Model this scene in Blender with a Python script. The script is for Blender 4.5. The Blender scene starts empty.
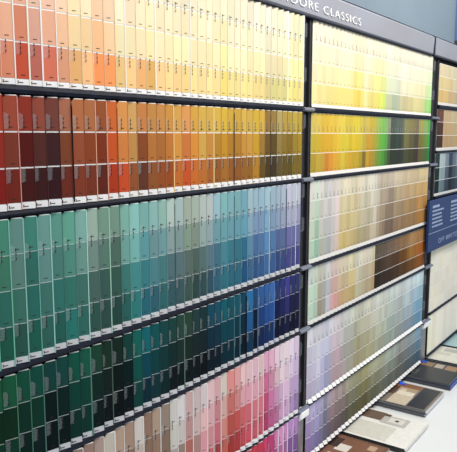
import bpy, math, random
from mathutils import Matrix, Vector

scene = bpy.context.scene
COL = scene.collection
EYE = 1.65                      # eye height; heights below are given from the eye line (Z() converts)
def Z(z): return z + EYE

# ------------------------------------------------------------------ camera
cam_d = bpy.data.cameras.new('camera'); cam = bpy.data.objects.new('camera', cam_d); COL.objects.link(cam)
cam_d.sensor_fit = 'HORIZONTAL'; cam_d.sensor_width = 36.0; cam_d.lens = 640.0 / 457.0 * 36.0
cam_d.clip_start = 0.02
YAW, PITCH = math.radians(35.288), math.radians(8.0925)
fw = Vector((math.cos(YAW) * math.cos(PITCH), math.sin(YAW) * math.cos(PITCH), -math.sin(PITCH)))
rt = Vector((math.sin(YAW), -math.cos(YAW), 0)); up = rt.cross(fw)
cam.matrix_world = Matrix(((rt.x, up.x, -fw.x, 0), (rt.y, up.y, -fw.y, 0), (rt.z, up.z, -fw.z, EYE), (0, 0, 0, 1)))
scene.camera = cam

# ------------------------------------------------------------------ world, lamps, exposure
world = bpy.data.worlds.new('store_ambient'); scene.world = world; world.use_nodes = True
bg = world.node_tree.nodes['Background']; bg.inputs[0].default_value = (0.80, 0.89, 1.0, 1); bg.inputs[1].default_value = 0.55
def area(name, loc, target, size, size_y, power, color):
    l = bpy.data.lights.new(name, 'AREA'); l.shape = 'RECTANGLE'; l.size = size; l.size_y = size_y
    l.energy = power; l.color = color
    o = bpy.data.objects.new(name, l); COL.objects.link(o); o.location = loc
    o.rotation_euler = (Vector(target) - Vector(loc)).to_track_quat('-Z', 'Y').to_euler()
    return o
area('ceiling_lamp', (2.6, -0.35, 3.15), (2.3, 1.0, 1.55), 2.8, 0.35, 44, (1.0, 0.95, 0.88))
area('wall_washer_lamp', (1.75, 0.30, 2.80), (1.75, 1.0, 1.9), 2.6, 0.12, 18, (1.0, 0.89, 0.74))
area('ceiling_lamp', (0.2, -0.6, 3.15), (0.6, 1.0, 1.4), 1.6, 0.3, 8, (1.0, 0.96, 0.92))
scene.view_settings.view_transform = 'Standard'; scene.view_settings.look = 'None'
scene.view_settings.gamma = 1.0; scene.view_settings.use_curve_mapping = False
scene.view_settings.exposure = 0.15

# ------------------------------------------------------------------ helpers
def lin(c): return c / 12.92 if c <= .04045 else ((c + .055) / 1.055) ** 2.4
def rgb(c): return tuple(lin(x / 255) for x in c)
def mat(name, color=None, rough=0.5, spec=0.5, metal=0.0, coat=0.0, noise=None, source=None):
    """principled material; source 'object' takes Object Info colour, 'attr' the mesh colour attribute"""
    m = bpy.data.materials.new(name); m.use_nodes = True; nt = m.node_tree; b = nt.nodes['Principled BSDF']
    b.inputs['Roughness'].default_value = rough; b.inputs['Metallic'].default_value = metal
    b.inputs['Specular IOR Level'].default_value = spec; b.inputs['Coat Weight'].default_value = coat
    b.inputs['Coat Roughness'].default_value = 0.12
    if source == 'object':
        n = nt.nodes.new('ShaderNodeObjectInfo'); nt.links.new(n.outputs['Color'], b.inputs['Base Color'])
    elif source == 'attr':
        n = nt.nodes.new('ShaderNodeVertexColor'); n.layer_name = 'paint'; nt.links.new(n.outputs['Color'], b.inputs['Base Color'])
    elif noise:
        tc = nt.nodes.new('ShaderNodeTexCoord'); nz = nt.nodes.new('ShaderNodeTexNoise'); rp = nt.nodes.new('ShaderNodeValToRGB')
        nz.inputs['Scale'].default_value = noise[0]; nz.inputs['Detail'].default_value = 6
        rp.color_ramp.elements[0].position = .35; rp.color_ramp.elements[1].position = .65
        rp.color_ramp.elements[0].color = (*color, 1); rp.color_ramp.elements[1].color = (*noise[1], 1)
        nt.links.new(tc.outputs['Object'], nz.inputs['Vector']); nt.links.new(nz.outputs['Fac'], rp.inputs['Fac'])
        nt.links.new(rp.outputs['Color'], b.inputs['Base Color'])
    else:
        b.inputs['Base Color'].default_value = (*color, 1)
    return m
def clear_mat(name, alpha, color, rough):
    m = bpy.data.materials.new(name); m.use_nodes = True; b = m.node_tree.nodes['Principled BSDF']
    b.inputs['Base Color'].default_value = (*color, 1); b.inputs['Alpha'].default_value = alpha
    b.inputs['Roughness'].default_value = rough; b.inputs['Specular IOR Level'].default_value = .05
    return m
M = {
 'paint': mat('printed_paint', rough=.5, spec=.07, coat=.0, source='object'),
 'paint_attr': mat('printed_paint_far', rough=.5, spec=.07, coat=.0, source='attr'),
 'card': mat('white_card', rough=.6, spec=.3, source='object'),
 'ink': mat('printing_ink', (.03, .022, .02), .6, .2),
 'clear': clear_mat('clear_acrylic', .06, (.80, .9, .95), .5),
 'clear_thin': clear_mat('clear_acrylic_thin', .07, (.85, .9, .92), .4),
 'black': mat('black_plastic', (.006, .008, .016), .5, .12, noise=(40, (.010, .014, .028))),
 'back': mat('rack_backing', (.018, .017, .017), .7, .2, noise=(12, (.028, .026, .026))),
 'post': mat('post_black', (.010, .010, .013), .45, .3, noise=(25, (.014, .014, .018))),
 'steel': mat('satin_steel', (.26, .26, .28), .35, .5, metal=.7, noise=(30, (.32, .32, .34))),
 'grey': mat('grey_plastic', (.16, .18, .24), .35, .4),
 'glint': mat('white_glint', (.9, .9, .9), .25, .5),
 'header': mat('header_grey', (.26, .275, .33), .3, 1.0, noise=(3, (.235, .235, .26))),
 'white': mat('white_lettering', (.9, .9, .9), .5, .3),
 'navy': mat('navy_board', (.017, .042, .138), .5, .2, noise=(6, (.020, .048, .15))),
 'pale_ink': mat('pale_blue_print', (.30, .38, .54), .5, .3),
 'wall': mat('wall_grey', (.135, .185, .235), .4, .6, noise=(2, (.155, .21, .265))),
 'wall_dark': mat('wall_navy', (.012, .016, .024), .6, .3, noise=(2, (.016, .021, .03))),
 'trim': mat('trim_blue', (.10, .17, .32), .4, .4, noise=(5, (.12, .19, .35))),
 'counter': mat('white_laminate', (.78, .81, .83), .28, .4, noise=(4, (.80, .83, .85))),
 'floor': mat('vinyl_floor', (.32, .31, .30), .45, .4, noise=(9, (.38, .37, .35))),
 'paper': mat('paper_white', (.82, .82, .80), .5, .3, noise=(60, (.86, .86, .84))),
}
def mesh_from(name, parts, mats):
    """parts: list of (verts, faces, material index, colour or None)"""
    v, f, mi, cols = [], [], [], []
    for pv, pf, i, c in parts:
        o = len(v); v += pv
        for q in pf: f.append(tuple(o + k for k in q)); mi.append(i); cols.append(c)
    me = bpy.data.meshes.new(name); me.from_pydata(v, [], f)
    for m in mats: me.materials.append(m)
    me.polygons.foreach_set('material_index', mi)
    if any(c is not None for c in cols):
        at = me.color_attributes.new('paint', 'FLOAT_COLOR', 'CORNER')
        for p, c in zip(me.polygons, cols):
            c = c or (.8, .8, .8)
            for li in p.loop_indices: at.data[li].color = (*c, 1)
    me.update(); return me
def box(x0, x1, y0, y1, z0, z1, mi=0, c=None):
    v = [(x0, y0, z0), (x1, y0, z0), (x1, y1, z0), (x0, y1, z0), (x0, y0, z1), (x1, y0, z1), (x1, y1, z1), (x0, y1, z1)]
    return v, [(0, 3, 2, 1), (4, 5, 6, 7), (0, 1, 5, 4), (1, 2, 6, 5), (2, 3, 7, 6), (3, 0, 4, 7)], mi, c
def slab(poly, y0, y1, mi=0, c=None):
    """polygon in x,z (counter-clockwise seen from the front, -y) extruded in y"""
    n = len(poly); v = [(x, y0, z) for x, z in poly] + [(x, y1, z) for x, z in poly]
    f = [tuple(range(n)), tuple(range(2 * n - 1, n - 1, -1))] + [(i, i + n, (i + 1) % n + n, (i + 1) % n) for i in range(n)]
    return v, f, mi, c
def bar(poly, x0, x1, mi=0, c=None):
    """polygon in y,z extruded along x"""
    n = len(poly); v = [(x0, y, z) for y, z in poly] + [(x1, y, z) for y, z in poly]
    f = [tuple(range(n - 1, -1, -1)), tuple(range(n, 2 * n))] + [(i, (i + 1) % n, (i + 1) % n + n, i + n) for i in range(n)]
    return v, f, mi, c
def plate(poly, z0, z1, mi=0, c=None):
    """polygon in x,y extruded in z"""
    n = len(poly); v = [(x, y, z0) for x, y in poly] + [(x, y, z1) for x, y in poly]
    f = [tuple(range(n - 1, -1, -1)), tuple(range(n, 2 * n))] + [(i, (i + 1) % n, (i + 1) % n + n, i + n) for i in range(n)]
    return v, f, mi, c
def chamfered(x0, x1, y0, y1, z0, z1, b, mi=0, c=None):
    """box with its four long edges along x and both end rims bevelled"""
    ring = lambda x, s: [(x, y0 + b + s, z0 + s), (x, y1 - b - s, z0 + s), (x, y1 - s, z0 + b + s), (x, y1 - s, z1 - b - s), (x, y1 - b - s, z1 - s), (x, y0 + b + s, z1 - s), (x, y0 + s, z1 - b - s), (x, y0 + s, z0 + b + s)]
    rings = [ring(x0, b * .7), ring(x0 + b * .7, 0), ring(x1 - b * .7, 0), ring(x1, b * .7)]
    v = [p for r in rings for p in r]; f = [tuple(range(7, -1, -1)), tuple(range(24, 32))]
    for k in range(3):
        for i in range(8):
            a, d = k * 8 + i, k * 8 + (i + 1) % 8; f.append((a, d, d + 8, a + 8))
    return v, f, mi, c
def add(name, mesh, parent=None, loc=(0, 0, 0), color=None, label=None, cat=None, group=None, kind=None, rotz=0):
    o = bpy.data.objects.new(name, mesh); COL.objects.link(o); o.location = loc; o.rotation_euler = (0, 0, rotz)
    if parent: o.parent = parent
    if color: o.color = (*color, 1)
    if label: o['label'] = label
    if cat: o['category'] = cat
    if group: o['group'] = group
    if kind: o['kind'] = kind
    return o
def P(name, parts, mats, **k): return add(name, mesh_from(name, parts, mats), **k)
def glyphs(text, size, spacing):
    cu = bpy.data.curves.new('lettering', 'FONT'); cu.body = text; cu.size = size; cu.extrude = .0012; cu.offset = -.0007; cu.space_character = spacing
    o = bpy.data.objects.new('lettering', cu); COL.objects.link(o)
    dg = bpy.context.evaluated_depsgraph_get(); dg.update(); me = bpy.data.meshes.new_from_object(o.evaluated_get(dg))
    bpy.data.objects.remove(o); return me
def lettering(text, size, mtl, parent, origin, width, spacing=1.0, single=True):
    """raised letters on a board that faces -y; origin = left end of the base line; each letter is a part unless they are tiny"""
    full = glyphs(text, size, spacing); s = width / max(v.co.x for v in full.vertices)
    def put(me, dx, name, kind):
        for v in me.vertices: v.co = Vector(((v.co.x + dx) * s, -v.co.z, v.co.y))
        me.materials.clear(); me.materials.append(mtl)
        add(name, me, parent=parent, loc=origin, kind=kind)
    if not single: put(full, 0, 'lettering', 'stuff'); return
    for i, ch in enumerate(text):
        if ch == ' ': continue
        me = glyphs(ch, size, spacing); head = glyphs(text[:i + 1], size, spacing)
        put(me, max(v.co.x for v in head.vertices) - max(v.co.x for v in me.vertices), 'letter', None)

# ------------------------------------------------------------------ the setting
P('floor', [box(-2.5, 6.5, -3.5, 1.3, -.05, 0)], [M['floor']], kind='structure', label='grey vinyl shop floor in front of the display', cat='floor')
P('wall_back', [box(-2.5, 6.5, 1.10, 1.3, 0, 3.3)], [M['wall_dark']], kind='structure', label='dark navy wall behind the display racks', cat='wall')
P('wall_upper', [box(-2.5, 3.385, .995, 1.10, Z(.458), 3.3)], [M['wall']], kind='structure', label='grey blue wall panel above the header board', cat='wall')
P('trim_1', [bar([(.985, Z(.474)), (1.10, Z(.474)), (1.10, 3.3), (.985, 3.3), (.980, 3.29), (.980, Z(.48))], 3.385, 3.45)], [M['trim']], kind='structure', label='blue vertical trim at the end of the upper wall panel', cat='trim')

# ------------------------------------------------------------------ racks
PITCH_U = 0.0313
BAYS = {1: (0.617, 1.807), 2: (1.882, 3.072), 3: (3.185, 3.938)}
# tier: (top, line heights..., footer top, bottom)
TIERS = {1: (.365, .296, .232, .167, .100, .090), 2: (.072, .006, -.060, -.125, -.137), 3: (-.151, -.218, -.284, -.352, -.417, -.429),
         4: (-.444, -.508, -.570, -.631, -.643), 5: (-.657, -.723, -.788, -.852, -.914, -.927), 6: (-.937, -.998, -1.056, -1.118, -1.130)}
TIERS3 = {1: (.345, .285, .222, .158, .146), 2: (.126, .064, -.002, -.064, -.078), 3: (-.090, -.162, -.226, -.291, -.303),
          4: (-.572, -.632, -.700, -.770, -.840, -.898, -.902), 5: (-.916, -1.118, -1.124)}
def rail(x0, x1, top, bot, label):
    t, b = Z(top), Z(bot)
    P('shelf_rail', [bar([(1.012, t), (.997, t), (.993, t - .002), (.991, (t + b) / 2), (.993, b + .002), (1.012, b)], x0, x1)], [M['black']], label=label, cat='rail', group='black rails carrying the strips')
def rack(bay, tiers, label, word):
    x0, x1 = BAYS[bay]
    r = add('display_rack', None, loc=(0, 0, 0), label=label, cat='display rack', group='paint strip racks along the wall')
    P('back_panel', [box(x0 + .002, x1 - .002, 1.0135, 1.045, Z(-1.165), Z(.362))], [M['back']], parent=r)
    for s in (x0, x1 - .004): P('side_channel', [plate([(s, 1.0135), (s + .004, 1.0135), (s + .004, 1.05), (s, 1.05)], Z(-1.165), Z(.362))], [M['black']], parent=r)
    ks = sorted(tiers)
    for i, k in enumerate(ks):
        bot = tiers[k][-1]; nxt = tiers[ks[i + 1]][0] if i + 1 < len(ks) else bot - .008
        if nxt < bot - .03: nxt = bot - .014
        rail(x0, x1, bot, nxt + .0012, 'black rail under the %s of strips in the %s rack' % (TIER_WORD[k], word))
TIER_WORD = {1: 'top tier', 2: 'second tier down', 3: 'third tier down', 4: 'fourth tier down', 5: 'fifth tier down', 6: 'bottom tier'}
rack(1, TIERS, 'nearest black rack holding red, teal and pink color strips', 'nearest')
rack(2, TIERS, 'middle black rack holding yellow, beige and grey color strips', 'middle')
rack(3, TIERS3, 'farthest black rack behind the blue off whites sign', 'farthest')

def post(x0, x1, label):
    p = add('upright_post', None, loc=(0, 0, 0), label=label, cat='post', group='black uprights between the racks')
    g = .008
    poly = [(x0 + .002, 1.004), (x0 + .012, 1.000), (x0 + .020, 1.000), (x0 + .022, 1.000 + g), (x1 - .022, 1.000 + g), (x1 - .020, 1.000), (x1 - .012, 1.0), (x1 - .002, 1.004), (x1 - .002, 1.05), (x0 + .002, 1.05)]
    P('post_body', [plate(poly, Z(-.93), Z(.362))], [M['post']], parent=p)
    xm = (x0 + x1) / 2
    foot = [(x0 + .002, 1.02)] + [(xm - (x1 - x0 - .004) / 2 * math.cos(a), 1.02 - .022 * math.sin(a)) for a in [math.pi * i / 10 for i in range(1, 10)]] + [(x1 - .002, 1.02), (x1 - .002, 1.05), (x0 + .002, 1.05)]
    P('post_foot', [plate(foot, Z(-1.165), Z(-.945))], [M['steel']], parent=p, label='satin steel foot')
    P('post_glint', [chamfered(x0 + .004, x1 - .004, .984, 1.03, Z(-.962), Z(-.928), .007)], [M['glint']], parent=p, label='white block added as a reflection on the post')  # white block added to stand for a bright reflection on the post
    cz = [.30, .165, .02, -.20, -.31, -.50, -.73, -.86]
    for z in cz:
        P('clip', [slab([(x0 + .001, Z(z)), (x0 + .013, Z(z + .004)), (x0 + .013, Z(z + .044)), (x0 + .004, Z(z + .044)), (x0 + .001, Z(z + .038))], .990, 1.004)], [M['clear']], parent=p)
    for k in range(1, 6):
        b, t = TIERS[k][-1], TIERS[k + 1][0]; m = Z((b + t) / 2)
        P('rail_bracket', [bar([(1.002, m + .007), (.992, m + .006), (.986, m + .002), (.986, m - .003), (.992, m - .006), (1.002, m - .007)], x0 + .001, x1 - .001)], [M['grey']], parent=p)
    return p
post(1.811, 1.880, 'black upright post between the nearest and middle racks')
post(3.076, 3.182, 'black upright post at the left end of the blue sign')
post(.555, .613, 'black upright post left of the nearest rack')
post(3.942, 4.0, 'black upright post at the far right end of the display')

def header(name, x0, x1, label):
    h = add(name, None, label=label, cat='header board', group='grey header boards above the racks')
    P('board', [bar([(1.05, Z(.371)), (.992, Z(.371)), (.988, Z(.375)), (.984, Z(.445)), (.990, Z(.452)), (1.05, Z(.452))], x0, x1)], [M['header']], parent=h)
    P('lower_trim', [bar([(1.05, Z(.3635)), (.992, Z(.3635)), (.990, Z(.367)), (.992, Z(.371)), (1.05, Z(.371))], x0, x1)], [M['black']], parent=h)
    P('end_gasket', [box(x1, x1 + .02, .985, 1.05, Z(.372), Z(.45))], [M['black']], parent=h)
    return h
h = header('header_board', .30, 3.042, 'long grey header board with white classics lettering')
lettering('BENJAMIN MOORE CLASSICS', .036, M['white'], h, (1.300, .9855, Z(.388)), .915, 1.22)
header('header_board', 3.066, 3.945, 'grey header board above the farthest rack')

# ------------------------------------------------------------------ colour strips
TABLE = {
 '1T1': [(0.723, (217, 190, 169), (236, 198, 174), (227, 175, 147), (218, 139, 109)),
   (0.748, (215, 183, 161), (228, 173, 145), (212, 135, 107), (201, 85, 61)),
   (0.783, (215, 190, 172), (230, 190, 169), (207, 160, 140), (189, 109, 95)),
   (0.819, (215, 190, 169), (232, 194, 166), (216, 165, 136), (204, 115, 90)),
   (0.852, (217, 194, 169), (234, 202, 170), (221, 178, 145), (218, 154, 124)),
   (0.885, (218, 205, 176), (236, 218, 178), (236, 213, 162), (228, 178, 119)),
   (0.918, (218, 205, 180), (236, 214, 181), (236, 206, 163), (236, 184, 133)),
   (0.948, (219, 201, 174), (235, 202, 166), (236, 186, 143), (230, 146, 90)),
   (0.979, (219, 205, 180), (236, 211, 176), (236, 204, 161), (233, 150, 94)),
   (1.011, (220, 209, 183), (236, 221, 188), (236, 222, 179), (236, 198, 133)),
   (1.047, (220, 209, 186), (236, 220, 187), (236, 221, 182), (236, 197, 137)),
   (1.072, (220, 207, 183), (233, 213, 183), (233, 205, 170), (217, 163, 106)),
   (1.101, (220, 211, 183), (234, 221, 182), (236, 219, 170), (213, 169, 101)),
   (1.132, (220, 210, 186), (233, 219, 184), (236, 216, 174), (231, 192, 139)),
   (1.177, (220, 210, 186), (232, 219, 185), (236, 219, 178), (236, 201, 142)),
   (1.232, (220, 211, 186), (231, 219, 184), (236, 219, 177), (234, 206, 141)),
   (1.303, (219, 211, 187), (229, 219, 185), (234, 220, 175), (235, 210, 152)),
   (1.349, (218, 211, 186), (228, 219, 186), (233, 220, 176), (233, 209, 148)),
   (1.362, (218, 210, 177), (226, 217, 168), (231, 219, 158), (235, 212, 119)),
   (1.402, (217, 210, 177), (225, 216, 171), (230, 217, 159), (233, 211, 124)),
   (1.420, (217, 210, 187), (226, 217, 186), (229, 218, 177), (228, 210, 143)),
   (1.572, (215, 208, 187), (221, 214, 183), (224, 214, 170), (223, 204, 139)),
   (1.588, (213, 208, 188), (216, 210, 183), (211, 203, 167), (202, 190, 134)),
   (1.706, (211, 206, 183), (215, 209, 176), (211, 203, 160), (202, 191, 129)),
   (1.736, (211, 206, 179), (216, 210, 167), (218, 210, 153), (220, 208, 132)),
   (1.812, (210, 205, 177), (214, 209, 166), (217, 209, 149), (218, 207, 131))],
 '1T2': [(0.709, (167, 63, 46), (136, 44, 35), (127, 34, 30)),
   (0.732, (150, 72, 55), (119, 57, 44), (114, 43, 34)),
   (0.763, (140, 54, 42), (87, 29, 27), (68, 27, 27)),
   (0.793, (140, 72, 60), (83, 45, 40), (59, 29, 30)),
   (0.821, (117, 67, 57), (64, 36, 38), (53, 28, 32)),
   (0.853, (164, 102, 79), (128, 71, 47), (110, 49, 39)),
   (0.884, (178, 110, 72), (137, 73, 49), (119, 57, 41)),
   (0.916, (168, 105, 68), (137, 68, 41), (113, 52, 36)),
   (0.947, (153, 86, 52), (117, 52, 31), (91, 39, 30)),
   (0.979, (202, 105, 54), (186, 81, 42), (172, 61, 35)),
   (1.008, (205, 141, 79), (198, 122, 65), (194, 80, 45)),
   (1.040, (202, 160, 97), (187, 139, 82), (149, 84, 53)),
   (1.072, (183, 122, 69), (134, 74, 44), (94, 55, 42)),
   (1.098, (187, 135, 74), (171, 111, 58), (139, 83, 49)),
   (1.129, (196, 139, 78), (175, 110, 58), (143, 78, 43)),
   (1.161, (190, 134, 65), (179, 115, 54), (152, 78, 39)),
   (1.190, (204, 157, 82), (201, 141, 68), (183, 101, 49)),
   (1.225, (206, 146, 86), (196, 114, 63), (190, 83, 44)),
   (1.252, (209, 164, 74), (200, 135, 59), (190, 104, 48)),
   (1.280, (213, 177, 82), (200, 157, 77), (185, 112, 53)),
   (1.313, (200, 162, 82), (189, 134, 67), (166, 98, 52)),
   (1.335, (191, 157, 72), (162, 116, 48), (131, 80, 42)),
   (1.383, (210, 178, 69), (187, 141, 49), (165, 110, 52)),
   (1.434, (193, 155, 67), (168, 119, 48), (142, 88, 46)),
   (1.498, (202, 167, 79), (189, 139, 65), (145, 99, 46)),
   (1.549, (203, 170, 66), (192, 151, 52), (169, 121, 47)),
   (1.576, (194, 161, 74), (144, 112, 54), (101, 80, 40)),
   (1.603, (141, 112, 63), (101, 80, 44), (71, 58, 38)),
   (1.642, (141, 116, 67), (92, 76, 45), (68, 58, 41)),
   (1.665, (171, 155, 97), (135, 119, 70), (91, 79, 50)),
   (1.713, (161, 137, 63), (125, 101, 43), (91, 77, 37)),
   (1.762, (174, 154, 72), (145, 122, 53), (111, 96, 44)),
   (1.820, (181, 157, 55), (169, 138, 38), (115, 95, 40))],
 '1T3': [(0.700, (70, 132, 112), (63, 115, 97), (48, 105, 93), (33, 87, 70)),
   (0.731, (101, 144, 136), (92, 126, 118), (62, 111, 100), (49, 93, 82)),
   (0.765, (68, 132, 118), (53, 110, 99), (44, 105, 94), (33, 90, 78)),
   (0.794, (111, 159, 150), (97, 141, 137), (69, 122, 112), (49, 98, 89)),
   (0.826, (92, 148, 136), (78, 130, 120), (54, 115, 106), (39, 93, 84)),
   (0.857, (99, 163, 145), (84, 145, 130), (54, 115, 102), (46, 122, 114)),
   (0.889, (131, 178, 165), (107, 151, 142), (67, 116, 107), (55, 113, 104)),
   (0.920, (153, 178, 165), (115, 141, 132), (76, 106, 97), (51, 87, 79)),
   (0.949, (113, 147, 131), (89, 120, 109), (60, 94, 86), (46, 77, 71)),
   (0.978, (120, 151, 135), (84, 111, 99), (55, 88, 79), (40, 71, 67)),
   (1.009, (129, 179, 166), (110, 157, 149), (62, 118, 114), (48, 105, 101)),
   (1.041, (133, 188, 179), (116, 171, 165), (69, 141, 137), (50, 124, 124)),
   (1.071, (123, 172, 168), (91, 150, 153), (58, 122, 130), (43, 104, 117)),
   (1.098, (140, 182, 180), (108, 146, 150), (76, 123, 131), (52, 99, 112)),
   (1.127, (149, 186, 178), (113, 159, 159), (75, 126, 130), (53, 103, 107)),
   (1.159, (175, 195, 183), (139, 165, 161), (83, 117, 122), (54, 89, 93)),
   (1.189, (160, 180, 176), (128, 150, 150), (92, 117, 121), (59, 89, 93)),
   (1.224, (158, 174, 158), (128, 148, 132), (86, 106, 98), (62, 84, 80)),
   (1.269, (168, 183, 172), (136, 152, 140), (80, 102, 93), (52, 78, 74)),
   (1.311, (184, 192, 192), (151, 172, 176), (86, 115, 124), (54, 87, 100)),
   (1.342, (145, 181, 185), (110, 151, 159), (73, 114, 131), (50, 92, 113)),
   (1.373, (127, 175, 179), (102, 155, 163), (70, 128, 140), (52, 111, 127)),
   (1.435, (117, 164, 172), (100, 149, 161), (60, 117, 134), (46, 100, 121)),
   (1.484, (117, 168, 180), (101, 153, 173), (50, 108, 136), (40, 86, 128)),
   (1.520, (165, 192, 199), (131, 162, 179), (91, 132, 160), (64, 105, 142)),
   (1.546, (150, 178, 189), (116, 144, 172), (76, 109, 149), (53, 86, 131)),
   (1.607, (154, 185, 200), (126, 162, 193), (86, 131, 176), (64, 105, 157)),
   (1.665, (156, 175, 187), (132, 147, 171), (78, 99, 142), (55, 76, 125)),
   (1.750, (180, 184, 199), (161, 165, 188), (103, 107, 155), (72, 76, 133)),
   (1.815, (174, 178, 193), (146, 150, 181), (98, 101, 149), (67, 71, 127))],
 '1T4': [(0.686, (29, 89, 61), (15, 47, 30), (18, 58, 44)),
   (0.717, (24, 81, 63), (15, 52, 41), (12, 39, 34)),
   (0.748, (19, 75, 62), (15, 57, 44), (12, 34, 34)),
   (0.776, (21, 66, 60), (9, 27, 27), (9, 24, 26)),
   (0.807, (24, 66, 62), (14, 34, 34), (9, 22, 24)),
   (0.838, (19, 71, 62), (13, 47, 44), (12, 31, 33)),
   (0.867, (27, 104, 82), (20, 86, 70), (17, 72, 61)),
   (0.898, (33, 80, 66), (17, 48, 43), (14, 34, 36)),
   (0.927, (30, 66, 50), (19, 40, 34), (13, 27, 27)),
   (0.957, (31, 51, 43), (22, 36, 32), (15, 25, 27)),
   (0.988, (21, 41, 36), (12, 26, 26), (10, 19, 20)),
   (1.017, (21, 65, 60), (11, 33, 35), (11, 23, 28)),
   (1.047, (26, 101, 92), (19, 84, 75), (19, 66, 63)),
   (1.078, (26, 101, 109), (18, 69, 82), (14, 47, 57)),
   (1.106, (23, 82, 84), (18, 65, 69), (17, 51, 56)),
   (1.162, (30, 68, 64), (20, 44, 44), (14, 24, 27)),
   (1.221, (44, 70, 58), (31, 48, 41), (17, 28, 29)),
   (1.283, (30, 58, 63), (22, 38, 44), (14, 21, 28)),
   (1.340, (27, 76, 97), (19, 49, 66), (15, 31, 42)),
   (1.382, (27, 97, 110), (17, 67, 80), (13, 45, 57)),
   (1.430, (27, 84, 96), (19, 62, 77), (15, 43, 54)),
   (1.470, (22, 65, 86), (15, 44, 62), (12, 27, 38)),
   (1.512, (47, 110, 159), (37, 85, 134), (22, 54, 82)),
   (1.549, (39, 75, 119), (15, 31, 51), (13, 21, 36)),
   (1.588, (53, 93, 152), (40, 76, 137), (28, 49, 90)),
   (1.622, (62, 106, 166), (45, 85, 149), (29, 53, 98)),
   (1.670, (42, 61, 109), (23, 33, 71), (18, 24, 46)),
   (1.725, (63, 63, 133), (45, 49, 105), (27, 31, 63)),
   (1.770, (48, 52, 100), (31, 33, 65), (19, 21, 41)),
   (1.823, (59, 78, 121), (36, 48, 83), (25, 31, 54))],
 '1T5': [(0.903, (157, 131, 118), (138, 113, 99), (110, 85, 70), (88, 65, 55)),
   (0.930, (202, 194, 186), (176, 165, 153), (142, 126, 113), (114, 98, 85)),
   (0.964, (189, 173, 160), (165, 144, 129), (130, 106, 91), (102, 80, 68)),
   (0.987, (191, 153, 135), (166, 125, 107), (138, 95, 78), (110, 72, 59)),
   (1.013, (170, 141, 124), (147, 116, 100), (118, 87, 70), (95, 68, 56)),
   (1.043, (211, 203, 195), (193, 180, 170), (158, 144, 131), (129, 113, 101)),
   (1.072, (154, 125, 107), (142, 113, 96), (114, 85, 68), (92, 65, 53)),
   (1.100, (171, 150, 131), (143, 118, 101), (109, 80, 63), (89, 62, 51)),
   (1.130, (156, 137, 123), (128, 107, 94), (100, 79, 67), (82, 62, 53)),
   (1.165, (215, 207, 202), (204, 196, 189), (179, 166, 159), (149, 134, 125)),
   (1.197, (226, 222, 220), (209, 200, 197), (153, 137, 126), (124, 107, 100)),
   (1.225, (204, 171, 167), (197, 151, 147), (169, 103, 95), (146, 81, 73)),
   (1.259, (207, 190, 185), (200, 174, 170), (179, 137, 130), (164, 116, 107)),
   (1.289, (222, 209, 209), (222, 180, 180), (221, 155, 163), (210, 128, 137)),
   (1.325, (224, 190, 190), (222, 175, 177), (215, 149, 153), (198, 109, 113)),
   (1.353, (221, 175, 175), (207, 140, 144), (195, 110, 118), (174, 69, 69)),
   (1.381, (224, 208, 200), (220, 179, 170), (208, 138, 126), (192, 103, 91)),
   (1.406, (218, 140, 136), (207, 120, 116), (192, 89, 82), (169, 59, 55)),
   (1.430, (215, 149, 136), (194, 99, 83), (181, 79, 63), (164, 54, 50)),
   (1.461, (225, 173, 173), (220, 159, 162), (192, 90, 93), (184, 70, 78)),
   (1.492, (235, 211, 207), (226, 173, 181), (197, 99, 104), (194, 84, 93)),
   (1.524, (225, 173, 188), (221, 154, 170), (207, 110, 122), (200, 90, 102)),
   (1.557, (228, 195, 199), (221, 171, 180), (212, 133, 145), (205, 104, 117)),
   (1.586, (229, 195, 199), (218, 157, 165), (191, 94, 106), (190, 80, 96)),
   (1.615, (216, 147, 184), (190, 81, 137), (189, 81, 129), (184, 67, 115)),
   (1.656, (226, 203, 211), (222, 190, 201), (209, 157, 189), (186, 118, 158)),
   (1.712, (230, 212, 219), (222, 198, 212), (211, 179, 204), (196, 156, 188)),
   (1.764, (223, 206, 220), (212, 192, 216), (193, 168, 204), (173, 145, 184)),
   (1.817, (212, 196, 220), (187, 167, 207), (162, 138, 190), (138, 114, 170))],
 '1T6': [(1.076, (124, 97, 83), (98, 75, 65), (79, 58, 49)),
   (1.278, (185, 95, 95), (148, 68, 70), (112, 48, 52)),
   (1.421, (196, 66, 61), (146, 46, 46), (110, 35, 37)),
   (1.499, (201, 71, 80), (156, 49, 62), (120, 38, 52)),
   (1.572, (201, 66, 84), (161, 49, 76), (120, 38, 61)),
   (1.630, (193, 71, 121), (148, 54, 99), (112, 43, 80)),
   (1.692, (210, 143, 187), (172, 105, 154), (124, 69, 115)),
   (1.770, (176, 131, 185), (133, 93, 151), (100, 68, 123)),
   (1.839, (136, 104, 172), (104, 77, 139), (80, 57, 117))],
 '2T1': [(1.885, (209, 204, 185), (214, 209, 181), (218, 210, 172), (220, 210, 154)),
   (1.970, (208, 202, 183), (212, 206, 176), (215, 207, 161), (215, 201, 134)),
   (2.124, (205, 200, 181), (209, 203, 175), (213, 205, 159), (213, 198, 123)),
   (2.192, (205, 200, 181), (209, 203, 175), (213, 205, 154), (213, 198, 126)),
   (2.218, (205, 200, 175), (208, 203, 163), (212, 201, 126), (212, 192, 97)),
   (2.262, (205, 200, 176), (208, 203, 165), (212, 202, 128), (212, 192, 100)),
   (2.289, (206, 202, 184), (209, 204, 182), (212, 206, 174), (209, 203, 144)),
   (2.394, (206, 202, 181), (209, 202, 168), (212, 204, 141), (210, 196, 115)),
   (2.444, (206, 203, 181), (207, 204, 164), (205, 206, 136), (198, 202, 103)),
   (2.496, (205, 203, 182), (203, 204, 168), (198, 206, 141), (175, 196, 104)),
   (2.528, (206, 203, 186), (204, 203, 179), (198, 200, 171), (172, 178, 146)),
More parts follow.
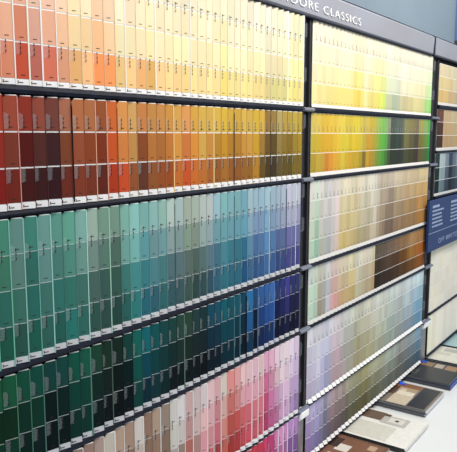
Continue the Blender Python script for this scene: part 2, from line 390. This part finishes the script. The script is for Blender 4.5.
   (2.616, (205, 203, 184), (199, 199, 179), (189, 194, 173), (154, 164, 143)),
   (2.697, (207, 204, 188), (207, 204, 186), (204, 201, 176), (182, 176, 140)),
   (2.820, (209, 205, 188), (210, 205, 185), (208, 203, 170), (194, 183, 135)),
   (2.939, (209, 205, 188), (211, 206, 182), (210, 205, 167), (197, 192, 138)),
   (3.023, (206, 206, 187), (201, 206, 178), (188, 207, 157), (149, 198, 123)),
   (3.081, (203, 206, 186), (193, 206, 174), (178, 207, 153), (137, 198, 117))],
 '2T2': [(1.888, (192, 176, 92), (177, 158, 60), (163, 139, 55)),
   (1.959, (202, 175, 72), (196, 161, 53), (179, 151, 64)),
   (1.989, (201, 167, 64), (200, 157, 52), (193, 126, 55)),
   (2.058, (202, 174, 72), (202, 168, 57), (198, 151, 56)),
   (2.123, (200, 185, 80), (199, 184, 65), (199, 179, 66)),
   (2.165, (198, 180, 72), (194, 171, 56), (184, 149, 52)),
   (2.252, (200, 181, 64), (198, 175, 53), (177, 153, 52)),
   (2.298, (180, 168, 89), (169, 154, 70), (120, 105, 50)),
   (2.346, (187, 165, 78), (185, 146, 54), (184, 145, 55)),
   (2.375, (187, 161, 70), (181, 142, 54), (171, 132, 50)),
   (2.414, (168, 168, 70), (150, 154, 62), (132, 139, 61)),
   (2.445, (161, 173, 108), (130, 149, 68), (106, 122, 59)),
   (2.476, (107, 178, 76), (83, 168, 60), (76, 154, 60)),
   (2.508, (122, 167, 99), (90, 152, 75), (69, 120, 61)),
   (2.551, (128, 135, 112), (83, 102, 75), (62, 74, 54)),
   (2.595, (77, 88, 80), (52, 63, 56), (48, 56, 48)),
   (2.688, (86, 97, 93), (56, 66, 62), (48, 54, 51)),
   (2.748, (127, 127, 89), (103, 103, 68), (66, 70, 52)),
   (2.837, (127, 119, 73), (90, 86, 59), (65, 65, 46)),
   (2.889, (114, 102, 87), (72, 64, 61), (60, 53, 49)),
   (2.943, (148, 145, 84), (111, 108, 57), (91, 84, 56)),
   (3.014, (130, 160, 92), (97, 128, 66), (72, 96, 56)),
   (3.072, (83, 167, 87), (59, 151, 70), (45, 120, 61))],
 '2T3': [(1.884, (208, 208, 196), (198, 207, 190), (183, 200, 182), (177, 198, 177)),
   (1.934, (189, 202, 189), (175, 195, 179), (159, 189, 168), (148, 182, 161)),
   (1.971, (197, 197, 189), (191, 191, 183), (180, 180, 170), (174, 174, 163)),
   (2.024, (196, 196, 196), (190, 190, 193), (180, 182, 187), (169, 171, 177)),
   (2.080, (208, 198, 193), (206, 194, 190), (203, 188, 182), (201, 180, 172)),
   (2.129, (206, 200, 178), (199, 187, 151), (193, 176, 131), (191, 170, 115)),
   (2.216, (206, 198, 174), (197, 184, 146), (188, 174, 130), (182, 165, 119)),
   (2.336, (200, 195, 179), (187, 181, 160), (176, 168, 143), (167, 156, 127)),
   (2.436, (203, 199, 187), (197, 191, 176), (191, 182, 163), (181, 173, 150)),
   (2.488, (184, 172, 152), (163, 151, 131), (152, 138, 117), (141, 124, 103)),
   (2.598, (180, 168, 152), (150, 136, 120), (134, 117, 101), (112, 96, 83)),
   (2.679, (194, 180, 156), (168, 152, 125), (152, 133, 106), (136, 114, 89)),
   (2.841, (194, 177, 145), (172, 149, 113), (151, 126, 89), (140, 113, 81)),
   (3.004, (198, 180, 141), (184, 152, 102), (173, 131, 77), (157, 114, 64))],
 '2T4': [(1.872, (205, 216, 205), (192, 210, 194), (182, 206, 185)),
   (1.944, (199, 212, 199), (181, 203, 183), (173, 197, 177)),
   (1.967, (182, 178, 167), (163, 154, 141), (149, 141, 127)),
   (1.990, (197, 195, 188), (173, 171, 165), (160, 155, 149)),
   (2.021, (202, 205, 206), (189, 193, 199), (181, 185, 194)),
   (2.077, (208, 187, 178), (198, 164, 155), (200, 151, 147)),
   (2.135, (210, 199, 176), (198, 176, 146), (189, 158, 123)),
   (2.232, (207, 199, 169), (193, 177, 132), (184, 165, 114)),
   (2.287, (204, 199, 182), (187, 181, 159), (177, 170, 144)),
   (2.385, (199, 193, 173), (180, 168, 142), (168, 153, 124)),
   (2.446, (198, 190, 164), (182, 166, 132), (170, 148, 112)),
   (2.462, (86, 78, 65), (58, 49, 39), (44, 38, 31)),
   (2.576, (106, 90, 80), (77, 61, 51), (59, 48, 43)),
   (2.680, (119, 96, 76), (81, 59, 42), (66, 50, 40)),
   (2.766, (133, 103, 73), (104, 71, 39), (77, 55, 35)),
   (2.869, (157, 122, 83), (142, 99, 51), (101, 70, 39)),
   (3.007, (156, 113, 69), (155, 94, 42), (124, 75, 36))],
 '2T5': [(1.881, (211, 207, 215), (206, 198, 214), (201, 189, 209), (192, 180, 204)),
   (1.947, (211, 211, 219), (204, 204, 218), (197, 195, 214), (188, 184, 208)),
   (2.017, (200, 203, 214), (191, 193, 212), (172, 175, 204), (168, 168, 200)),
   (2.098, (207, 199, 203), (195, 180, 188), (190, 166, 174), (181, 157, 165)),
   (2.158, (202, 202, 198), (191, 187, 187), (171, 164, 164), (167, 155, 155)),
   (2.230, (197, 199, 191), (182, 183, 174), (167, 167, 155), (153, 153, 141)),
   (2.286, (191, 191, 175), (175, 173, 151), (162, 156, 129), (150, 142, 114)),
   (2.404, (201, 200, 186), (186, 183, 164), (173, 170, 144), (161, 155, 125)),
   (2.531, (203, 204, 195), (188, 192, 178), (174, 178, 159), (159, 163, 143)),
   (2.645, (200, 208, 202), (183, 194, 186), (167, 179, 171), (152, 164, 154)),
   (2.742, (195, 201, 199), (175, 183, 182), (157, 165, 163), (137, 143, 143)),
   (2.871, (197, 209, 213), (173, 189, 194), (154, 170, 178), (134, 150, 159)),
   (3.010, (193, 212, 219), (156, 185, 201), (124, 164, 188), (109, 150, 174))],
 '2T6': [(1.897, (182, 165, 198), (159, 139, 180), (137, 116, 162)),
   (1.957, (179, 175, 208), (157, 153, 194), (129, 125, 171)),
   (2.020, (152, 152, 173), (129, 128, 150), (111, 110, 132)),
   (2.085, (173, 153, 157), (145, 122, 128), (117, 99, 105)),
   (2.154, (164, 151, 147), (130, 118, 116), (102, 91, 91)),
   (2.245, (159, 157, 134), (120, 118, 98), (92, 89, 72)),
   (2.361, (158, 154, 116), (125, 120, 85), (96, 92, 64)),
   (2.496, (166, 166, 141), (133, 133, 110), (104, 104, 87)),
   (2.668, (164, 172, 160), (131, 139, 129), (102, 109, 102)),
   (2.792, (148, 152, 148), (115, 118, 115), (93, 96, 93)),
   (2.926, (145, 158, 162), (112, 125, 129), (88, 99, 105)),
   (3.039, (129, 163, 184), (101, 130, 151), (78, 103, 123))],
 '3T1': [(3.200, (196, 185, 154), (196, 179, 136), (194, 165, 112)),
   (3.314, (197, 186, 156), (198, 182, 136), (198, 172, 116)),
   (3.364, (195, 182, 154), (192, 173, 132), (182, 156, 116)),
   (3.416, (196, 186, 159), (195, 181, 146), (187, 165, 126)),
   (3.487, (193, 185, 163), (188, 177, 152), (175, 163, 137))],
 '3T2': [(3.184, (93, 63, 54), (69, 47, 42), (57, 42, 39)),
   (3.264, (102, 69, 59), (73, 49, 44), (59, 43, 40)),
   (3.297, (180, 158, 124), (174, 149, 114), (169, 142, 106)),
   (3.524, (182, 168, 135), (176, 158, 123), (169, 147, 110))],
 '3T3': [(3.202, (36, 60, 60), (22, 42, 42), (18, 35, 35)),
   (3.242, (34, 54, 54), (22, 40, 40), (18, 33, 33)),
   (3.266, (169, 183, 183), (138, 155, 157), (103, 122, 127)),
   (3.316, (164, 178, 183), (129, 146, 152), (94, 113, 122)),
   (3.366, (118, 132, 144), (78, 92, 103), (56, 67, 80)),
   (3.436, (54, 68, 83), (38, 47, 60), (30, 37, 48)),
   (3.508, (100, 114, 128), (66, 79, 92), (47, 58, 71)),
   (3.564, (128, 141, 153), (83, 97, 110), (56, 70, 84))],
}

KEYS = {k: [(r[0], [rgb(c) for c in r[1:]]) for r in v] for k, v in TABLE.items()}
def colours(key, u):
    ks = KEYS[key]
    if u <= ks[0][0]: return ks[0][1]
    if u >= ks[-1][0]: return ks[-1][1]
    for (a, ca), (b, cb) in zip(ks, ks[1:]):
        if a <= u <= b:
            t = (u - a) / (b - a); t = min(1, max(0, (t - .5) * 1.8 + .5)); t = t * t * (3 - 2 * t)
            return [tuple(p + (q - p) * t for p, q in zip(x, y)) for x, y in zip(ca, cb)]
def vary(c, r, s=.10):
    g = 1 + r.uniform(-s, s); return tuple(min(.9, max(0, x * g * (1 + r.uniform(-.03, .03)))) for x in c)
def pale(c, t): return tuple(x + (w - x) * t for x, w in zip(c, (.86, .87, .86)))
ORD = ['first', 'second', 'third', 'fourth', 'fifth', 'sixth', 'seventh', 'eighth', 'ninth', 'tenth', 'eleventh', 'twelfth', 'thirteenth', 'fourteenth', 'fifteenth', 'sixteenth', 'seventeenth', 'eighteenth', 'nineteenth']
def ordinal(n):
    if n < 20: return ORD[n - 1]
    t, o = divmod(n, 10); tens = {2: 'twent', 3: 'thirt'}[t]
    return tens + 'ieth' if o == 0 else tens + 'y-' + ORD[o - 1]
def colour_name(c):
    import colorsys
    s = [12.92 * x if x <= .0031308 else 1.055 * x ** (1 / 2.4) - .055 for x in c]
    h, sat, v = colorsys.rgb_to_hsv(*s); h *= 360
    if sat < .10: return 'white' if v > .9 else 'pale grey' if v > .72 else 'grey' if v > .4 else 'charcoal'
    warm = h < 65 or h > 345
    if warm and sat < .28 and v > .62: return 'cream' if v > .88 else 'beige'
    base = ('red' if h < 14 or h > 345 else 'orange' if h < 32 else 'golden' if h < 46 else 'yellow' if h < 63 else 'lime' if h < 90 else 'green' if h < 150
            else 'teal' if h < 188 else 'blue' if h < 228 else 'indigo' if h < 258 else 'purple' if h < 295 else 'pink')
    if warm and v < .62: base = 'brown' if h < 48 else 'olive'
    if base == 'red' and v > .75 and sat < .6: base = 'pink'
    if base == 'orange' and sat < .45: base = 'tan' if v < .85 else 'peach'
    tone = 'very dark ' if v < .22 else 'dark ' if v < .42 else 'pale ' if sat < .3 and v > .6 else 'soft ' if sat < .5 else 'bright ' if v > .8 else ''
    return tone + base
TIER_WORD = {1: 'top tier', 2: 'second tier down', 3: 'third tier down', 4: 'fourth tier down', 5: 'fifth tier down', 6: 'bottom tier'}

W = .0290
_shared = {}
def shared(key, fn):
    if key not in _shared: _shared[key] = fn()
    return _shared[key]
def strip_levels(t):
    bot = t[-1]; lv = [z - bot for z in t]; return lv            # heights above the rail
def outline(h, w=W, cx=.0065, cz=.0095):
    return [(-w / 2, 0), (w / 2, 0), (w / 2, h), (-w / 2 + cx, h), (-w / 2, h - cz)]
def tab_poly(z, up_):
    x = -W / 2 - .0006
    return [(x, z - .014), (x + .011, z - .012), (x + .0125, z + .011), (x + .0085, z + .015 if up_ else z + .012), (x, z + .017)]
def near_strip(bay, tier, i, u, label, n):
    t = TIERS[tier]; lv = strip_levels(t); h = lv[0]; key = ('n', tier)
    r = random.Random(bay * 1000 + tier * 100 + i)
    cs = [vary(c, r) for c in colours('%dT%d' % (bay, tier), u)]
    tall = len(cs) == 4
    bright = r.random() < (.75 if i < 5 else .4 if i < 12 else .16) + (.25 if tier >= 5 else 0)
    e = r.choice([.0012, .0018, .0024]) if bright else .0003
    off = r.uniform(0, .004)
    s = add('tall_color_strip' if tall else 'short_color_strip', None, loc=(u, .9985 - off, Z(t[-1])), rotz=math.radians(-17 + r.uniform(-3, 3)), label=label,
            cat='color strip', group='four color strips in the racks' if tall else 'three color strips in the racks')
    tint = (pale(cs[1], .8) if tier >= 5 else tuple(min(.8, x * 1.5 + .16) for x in cs[0]) if tier < 3 else tuple(min(.8, x * 1.7 + .05) for x in cs[0])) if bright else cs[1]  # pale tint on chosen edges paints in the glare along the strip slits
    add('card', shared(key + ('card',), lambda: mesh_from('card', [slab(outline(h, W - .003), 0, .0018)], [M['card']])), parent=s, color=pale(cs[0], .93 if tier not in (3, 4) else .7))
    add('card_edge_glare', shared(key + ('edge', e), lambda: mesh_from('card_edge_glare', [box(W / 2 - e, W / 2 + .0005, -.0012, .0020, 0, h - .001)], [M['card']])), parent=s, color=tint)
    nb = len(cs)
    if tier in (2, 3, 4):
        add('shade_fin', shared(key + ('shade_fin',), lambda: mesh_from('shade_fin', [bar([(-.0085, .004), (.003, .004), (.003, h - .006), (-.004, h - .006), (-.0085, h - .016)], -W / 2 - .0012, -W / 2 - .0004)], [M['black']])), parent=s)  # black fin added to draw the shadow line down the strip's left side
    for k in range(nb):
        gp = .0015 if tier < 3 else .0009
        z1, z0 = lv[k] - (gp if k else .0016), lv[k + 1] + gp
        def mk(z0=z0, z1=z1, k=k):
            x0, x1 = -W / 2 + .0004, W / 2 - e - .0002
            poly = [(x0, z0), (x1, z0), (x1, z1)] + ([(x0 + .0065, z1), (x0, z1 - .0095)] if k == 0 else [(x0, z1)])
            return mesh_from('swatch', [slab(poly, -.0006, 0)], [M['paint']])
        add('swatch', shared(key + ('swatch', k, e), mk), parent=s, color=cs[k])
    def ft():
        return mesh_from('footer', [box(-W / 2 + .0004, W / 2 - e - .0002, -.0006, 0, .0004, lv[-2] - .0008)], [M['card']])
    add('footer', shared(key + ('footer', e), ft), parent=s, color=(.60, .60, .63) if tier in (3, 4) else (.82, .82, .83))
    def pr():
        q = []
        for k in range(nb):
            z = lv[k + 1] + .0075; q += [box(-.0030, .0012, -.0009, -.0006, z, z + .0014), box(.0018, .0046, -.0009, -.0006, z, z + .0014)]
        q += [box(-.0095, -.0080, -.0009, -.0006, .0030, .0085), box(-.0075, .0005, -.0009, -.0006, .0040, .0056)]
        for zc in ((lv[1], lv[3] - .010) if tall else (lv[1] + .018, lv[2] - .014)):
            for j in range(3): q.append(box(-.0030, -.0014, -.0024, -.0022, zc - .012 + j * .0085, zc - .0062 + j * .0085))
        return mesh_from('printed_code', q, [M['ink']])
    add('printed_code', shared(key + ('print',), pr), parent=s, kind='stuff')
    for zc, up_ in (((lv[1], True), (lv[3] - .010, False)) if tall else ((lv[1] + .018, True), (lv[2] - .014, False))):
        add('retaining_tab', shared(key + ('tab', zc), lambda: mesh_from('retaining_tab', [slab(tab_poly(zc, up_), -.0022, -.0010)], [M['clear']])), parent=s)
def far_strip(name, t, cs, u, w, rot, label, group, r, codes=True, cat='color strip', foot=.0006):
    lv = strip_levels(t); h = lv[0]
    white = (.84, .84, .83) if foot > .005 else (.66, .65, .63)  # lowest tiers get whiter footers, stronger light there put into the colour
    q = [slab(outline(h, w - .002, .004, .006), 0, .0018, 0, pale(cs[0], .93))]
    for k, c in enumerate(cs):
        z1, z0 = lv[k] - (.0012 if k else .0016), lv[k + 1] + .0012
        x0, x1 = -w / 2 + .0004, w / 2 - .0010
        poly = [(x0, z0), (x1, z0), (x1, z1)] + ([(x0 + .004, z1), (x0, z1 - .006)] if k == 0 else [(x0, z1)])
        q.append(slab(poly, -.0006, 0, 0, c))
        if codes: q.append(box(.002, .0075, -.0009, -.0006, z0 + .006, z0 + .0075, 0, (.06, .05, .045)))
    q.append(bar([(-foot, .0004), (.0, .0004), (0, lv[-2] - .0008), (-.0006, lv[-2] - .0008)], -w / 2 + (.0075 if foot > .005 else .0004), w / 2 - .001, 0, white))
    if codes: q.append(slab([(.001, lv[1] + .006), (.005, lv[1] + .008), (.005, lv[1] + .022), (.003, lv[1] + .026), (.001, lv[1] + .024)], -.0018, -.0006, 1, white))
    return P(name, q, [M['paint_attr'], M['clear_thin']], loc=(u, 1.0, Z(t[-1])), rotz=rot, label=label, cat=cat, group=group)

for tier in range(1, 7):
    x0, x1 = BAYS[1]
    for i in range(38):
        u = x0 + (i + .5) * PITCH_U; n = 38 - i
        c = colours('1T%d' % tier, u)
        near_strip(1, tier, i, u, '%s color strip, %s left of the near post, %s' % (colour_name(c[len(c) // 2]), ordinal(n), TIER_WORD[tier]), n)
for tier in range(1, 7):
    x0, x1 = BAYS[2]; t = TIERS[tier]
    for i in range(38):
        u = x0 + (i + .5) * PITCH_U; r = random.Random(2000 + tier * 100 + i)
        c = colours('2T%d' % tier, u)
        lab = '%s color strip, %s right of the near post, %s' % (colour_name(c[len(c) // 2]), ordinal(i + 1), TIER_WORD[tier])
        tall = len(c) == 4
        far_strip('tall_color_strip' if tall else 'short_color_strip', t, [vary(x, r, .07 if tier < 3 else .13) for x in c], u, W, math.radians(-13 + r.uniform(-2, 2)), lab,
                  'four color strips in the racks' if tall else 'three color strips in the racks', r, foot=.0075 if tier > 4 else .0030)
for tier in (1, 2, 3):
    x0, x1 = BAYS[3]; t = TIERS3[tier]
    for i in range(24):
        u = x0 + (i + .5) * PITCH_U; r = random.Random(3000 + tier * 100 + i)
        c = colours('3T%d' % tier, u)
        far_strip('short_color_strip', t, [vary(x, r, .05) for x in c], u, W, math.radians(-5), '%s color strip, %s right of the far post, %s' % (colour_name(c[1]), ordinal(i + 1), TIER_WORD[tier]),
                  'three color strips in the racks', r, codes=False)
OFF = [(232, 226, 206), (230, 224, 206), (226, 222, 206), (233, 228, 214), (226, 223, 212), (229, 225, 214), (235, 230, 212), (224, 219, 202)]
for i in range(12):
    u = BAYS[3][0] + (i + .5) * .0626; r = random.Random(3900 + i)
    far_strip('off_white_strip', TIERS3[4], [vary(rgb(OFF[(i * 3 + k * 2) % 8]), r, .03) for k in range(5)], u, .0612, math.radians(-3),
              'off white sample strip, %s right of the far post, under the blue sign' % ordinal(i + 1), 'off white strips under the sign', r, codes=False)
    far_strip('cream_card', TIERS3[5], [vary(rgb([(240, 234, 216), (238, 231, 214), (241, 236, 221)][i % 3]), r, .03)], u, .0618, math.radians(-1),
              'plain cream card, %s right of the far post, bottom tier' % ordinal(i + 1), 'cream cards in the bottom tier', r, codes=False, cat='sample card')

# ------------------------------------------------------------------ blue sign
sg = add('off_whites_sign', None, label='navy blue off whites sign board with white text', cat='sign')
sx = 3.038
P('board', [bar([(.983, Z(-.566)), (.974, Z(-.566)), (.972, Z(-.563)), (.972, Z(-.317)), (.974, Z(-.314)), (.983, Z(-.314))], sx, 3.92)], [M['navy']], parent=sg)
P('rule_line', [box(sx + .002, 3.918, .9708, .972, Z(-.4755), Z(-.473))], [M['pale_ink']], parent=sg)
lettering('OFF WHITES', .038, M['pale_ink'], sg, (3.195, .9718, Z(-.540)), .33, 1.2, single=False)
rr = random.Random(5)
for cx0 in (3.085, 3.385, 3.70):
    q = [box(cx0, cx0 + .105, .9712, .972, Z(-.352), Z(-.340))]
    for k in range(5):
        x = cx0; z = -.3715 - k * .0190; end = cx0 + .165 + rr.uniform(-.02, .03)
        while x < end - .01:
            wd = min(rr.uniform(.014, .038), end - x); q.append(box(x, x + wd, .9712, .972, Z(z), Z(z + .0085))); x += wd + .005
    P('text_block', q, [M['pale_ink']], parent=sg, kind='stuff')

# ------------------------------------------------------------------ counter and brochures
CT = -1.168
c = add('display_counter', None, label='white display counter below the racks', cat='counter')
P('worktop', [bar([(1.05, Z(CT)), (.316, Z(CT)), (.310, Z(CT - .006)), (.310, Z(CT - .03)), (1.05, Z(CT - .03))], .2, 4.15)], [M['counter']], parent=c)
P('base', [box(.24, 4.11, .36, 1.05, .06, Z(CT - .03))], [M['counter']], parent=c)
P('plinth', [box(.26, 4.09, .40, 1.05, 0, .06)], [M['black']], parent=c)

def cm(h, rough=.35): return shared(('cm', h), lambda: mat('cover_print', rgb(h), rough, .5, noise=(70, tuple(min(1, x * 1.1 + .003) for x in rgb(h)))))
def pile(x0, x1, y0, y1, top, n, cover, spine, prints, label, which, edge=(205, 206, 210)):
    th = (top - CT) / n; rr = random.Random(int(x0 * 1000))
    for k in range(n):
        z0 = CT + k * th; last = k == n - 1
        dx, dy = (0, 0) if last else (rr.uniform(-.004, .004), rr.uniform(-.006, .006))
        b = add('brochure', None, loc=(x0 + dx, y0 + dy, Z(z0)), label=label if last else 'brochure %s from the top in the %s pile' % (ordinal(n - k), which), cat='brochure', group=PG)
        w, d = x1 - x0, y1 - y0; a = .0007; tp = th - .0006
        P('pages', [box(.0015, w - .001, .001, d - .002, a, tp - a)], [M['paper']], parent=b)
        cv = P('cover', [box(.0015, w, 0, d, tp - a, tp)], [cm(cover if last else edge)], parent=b)
        P('back_cover', [box(.0015, w, 0, d, 0, a)], [cm(cover if last else edge)], parent=b)
        P('spine', [box(-.0008, .0015, 0, d, 0, tp)], [cm(spine)], parent=b)
        if last:
            for j, (s0, s1, t0, t1, col) in enumerate(prints):      # s along the wall, t from the front edge to the wall
                P('printed_picture', [plate([(s0 * w, t0 * d), (s1 * w, t0 * d), (s1 * w, t1 * d), (s0 * w, t1 * d)], tp, tp + .00006 * (j + 1))], [cm(col)], parent=cv)
PG = 'brochure piles on the counter'
pile(1.88, 2.150, .795, 1.03, -1.140, 5, (107, 74, 56), (21, 19, 15), [(.05, .95, .06, .95, (122, 84, 66)), (.10, .45, .35, .75, (200, 180, 156)), (.55, .75, .50, .72, (216, 210, 200)), (.78, .92, .15, .28, (184, 154, 128)), (.62, .9, .7, .9, (58, 40, 32)), (.2, .34, .1, .3, (36, 26, 22))],
     'brown brochure with photo cover, nearest pile on the counter', 'brown', edge=(74, 58, 50))
pile(2.185, 2.455, .752, 1.03, -1.146, 4, (230, 229, 224), (26, 26, 28), [(.66, .96, .60, .93, (106, 86, 72)), (.60, .90, .22, .60, (185, 183, 178)), (.68, .86, .28, .50, (216, 212, 204)), (.74, .80, .36, .41, (53, 48, 44)), (.86, .94, .52, .60, (90, 70, 56)), (.06, .54, .30, .92, (210, 208, 198))],
     'white brochure with small photos beside the brown pile', 'white', edge=(201, 200, 196))
pile(2.540, 2.792, .793, 1.03, -1.139, 6, (125, 114, 102), (91, 94, 99), [(.03, .97, .04, .36, (42, 43, 51)), (.03, .45, .38, .74, (205, 192, 168)), (.45, .62, .40, .72, (226, 216, 196)), (.62, .80, .40, .75, (176, 154, 124)), (.80, .97, .36, .86, (138, 90, 58)), (.40, .80, .75, .92, (74, 48, 36)), (.60, .72, .60, .70, (216, 200, 176))],
     'brochure with bright room photo, in the middle of the counter piles', 'bright room photo')
pile(2.887, 3.140, .796, 1.03, -1.138, 6, (36, 38, 43), (76, 80, 86), [(.04, .96, .05, .80, (43, 46, 51)), (.70, .95, .10, .34, (154, 122, 92)), (.72, .94, .38, .56, (180, 168, 152)), (.72, .94, .60, .84, (138, 106, 78)), (.2, .40, .74, .86, (90, 86, 72)), (.24, .36, .77, .83, (26, 27, 28))],
     'dark charcoal brochure with small photos, between two lighter piles', 'dark charcoal', edge=(44, 76, 154))
pile(3.190, 3.430, .800, 1.03, -1.142, 4, (201, 200, 192), (52, 56, 62), [(.08, .92, .08, .9, (214, 212, 200)), (.66, .90, .3, .72, (169, 171, 166)), (.4, .6, .5, .8, (194, 194, 184))],
     'pale grey brochure beyond the charcoal pile', 'pale grey')
pile(3.455, 3.700, .800, 1.03, -1.142, 4, (143, 176, 180), (42, 46, 51), [(.05, .95, .05, .9, (156, 188, 192)), (.5, .9, .2, .5, (60, 76, 80))],
     'pale teal brochure at the far end of the counter', 'pale teal')
for x, y, z, lab in ((2.752, .962, -1.139, 'small blue folded tag on the bright room brochure'), (3.098, .975, -1.138, 'small blue folded tag on the charcoal brochure')):
    P('blue_tag', [bar([(y, Z(z) + .0002), (y + .026, Z(z) + .0002), (y + .026, Z(z) + .012), (y + .0245, Z(z) + .012), (y + .0245, Z(z) + .0017), (y, Z(z) + .0017)], x + .008, x + .032)], [cm((28, 88, 220))], label=lab, cat='tag', group='blue tags on the brochures')
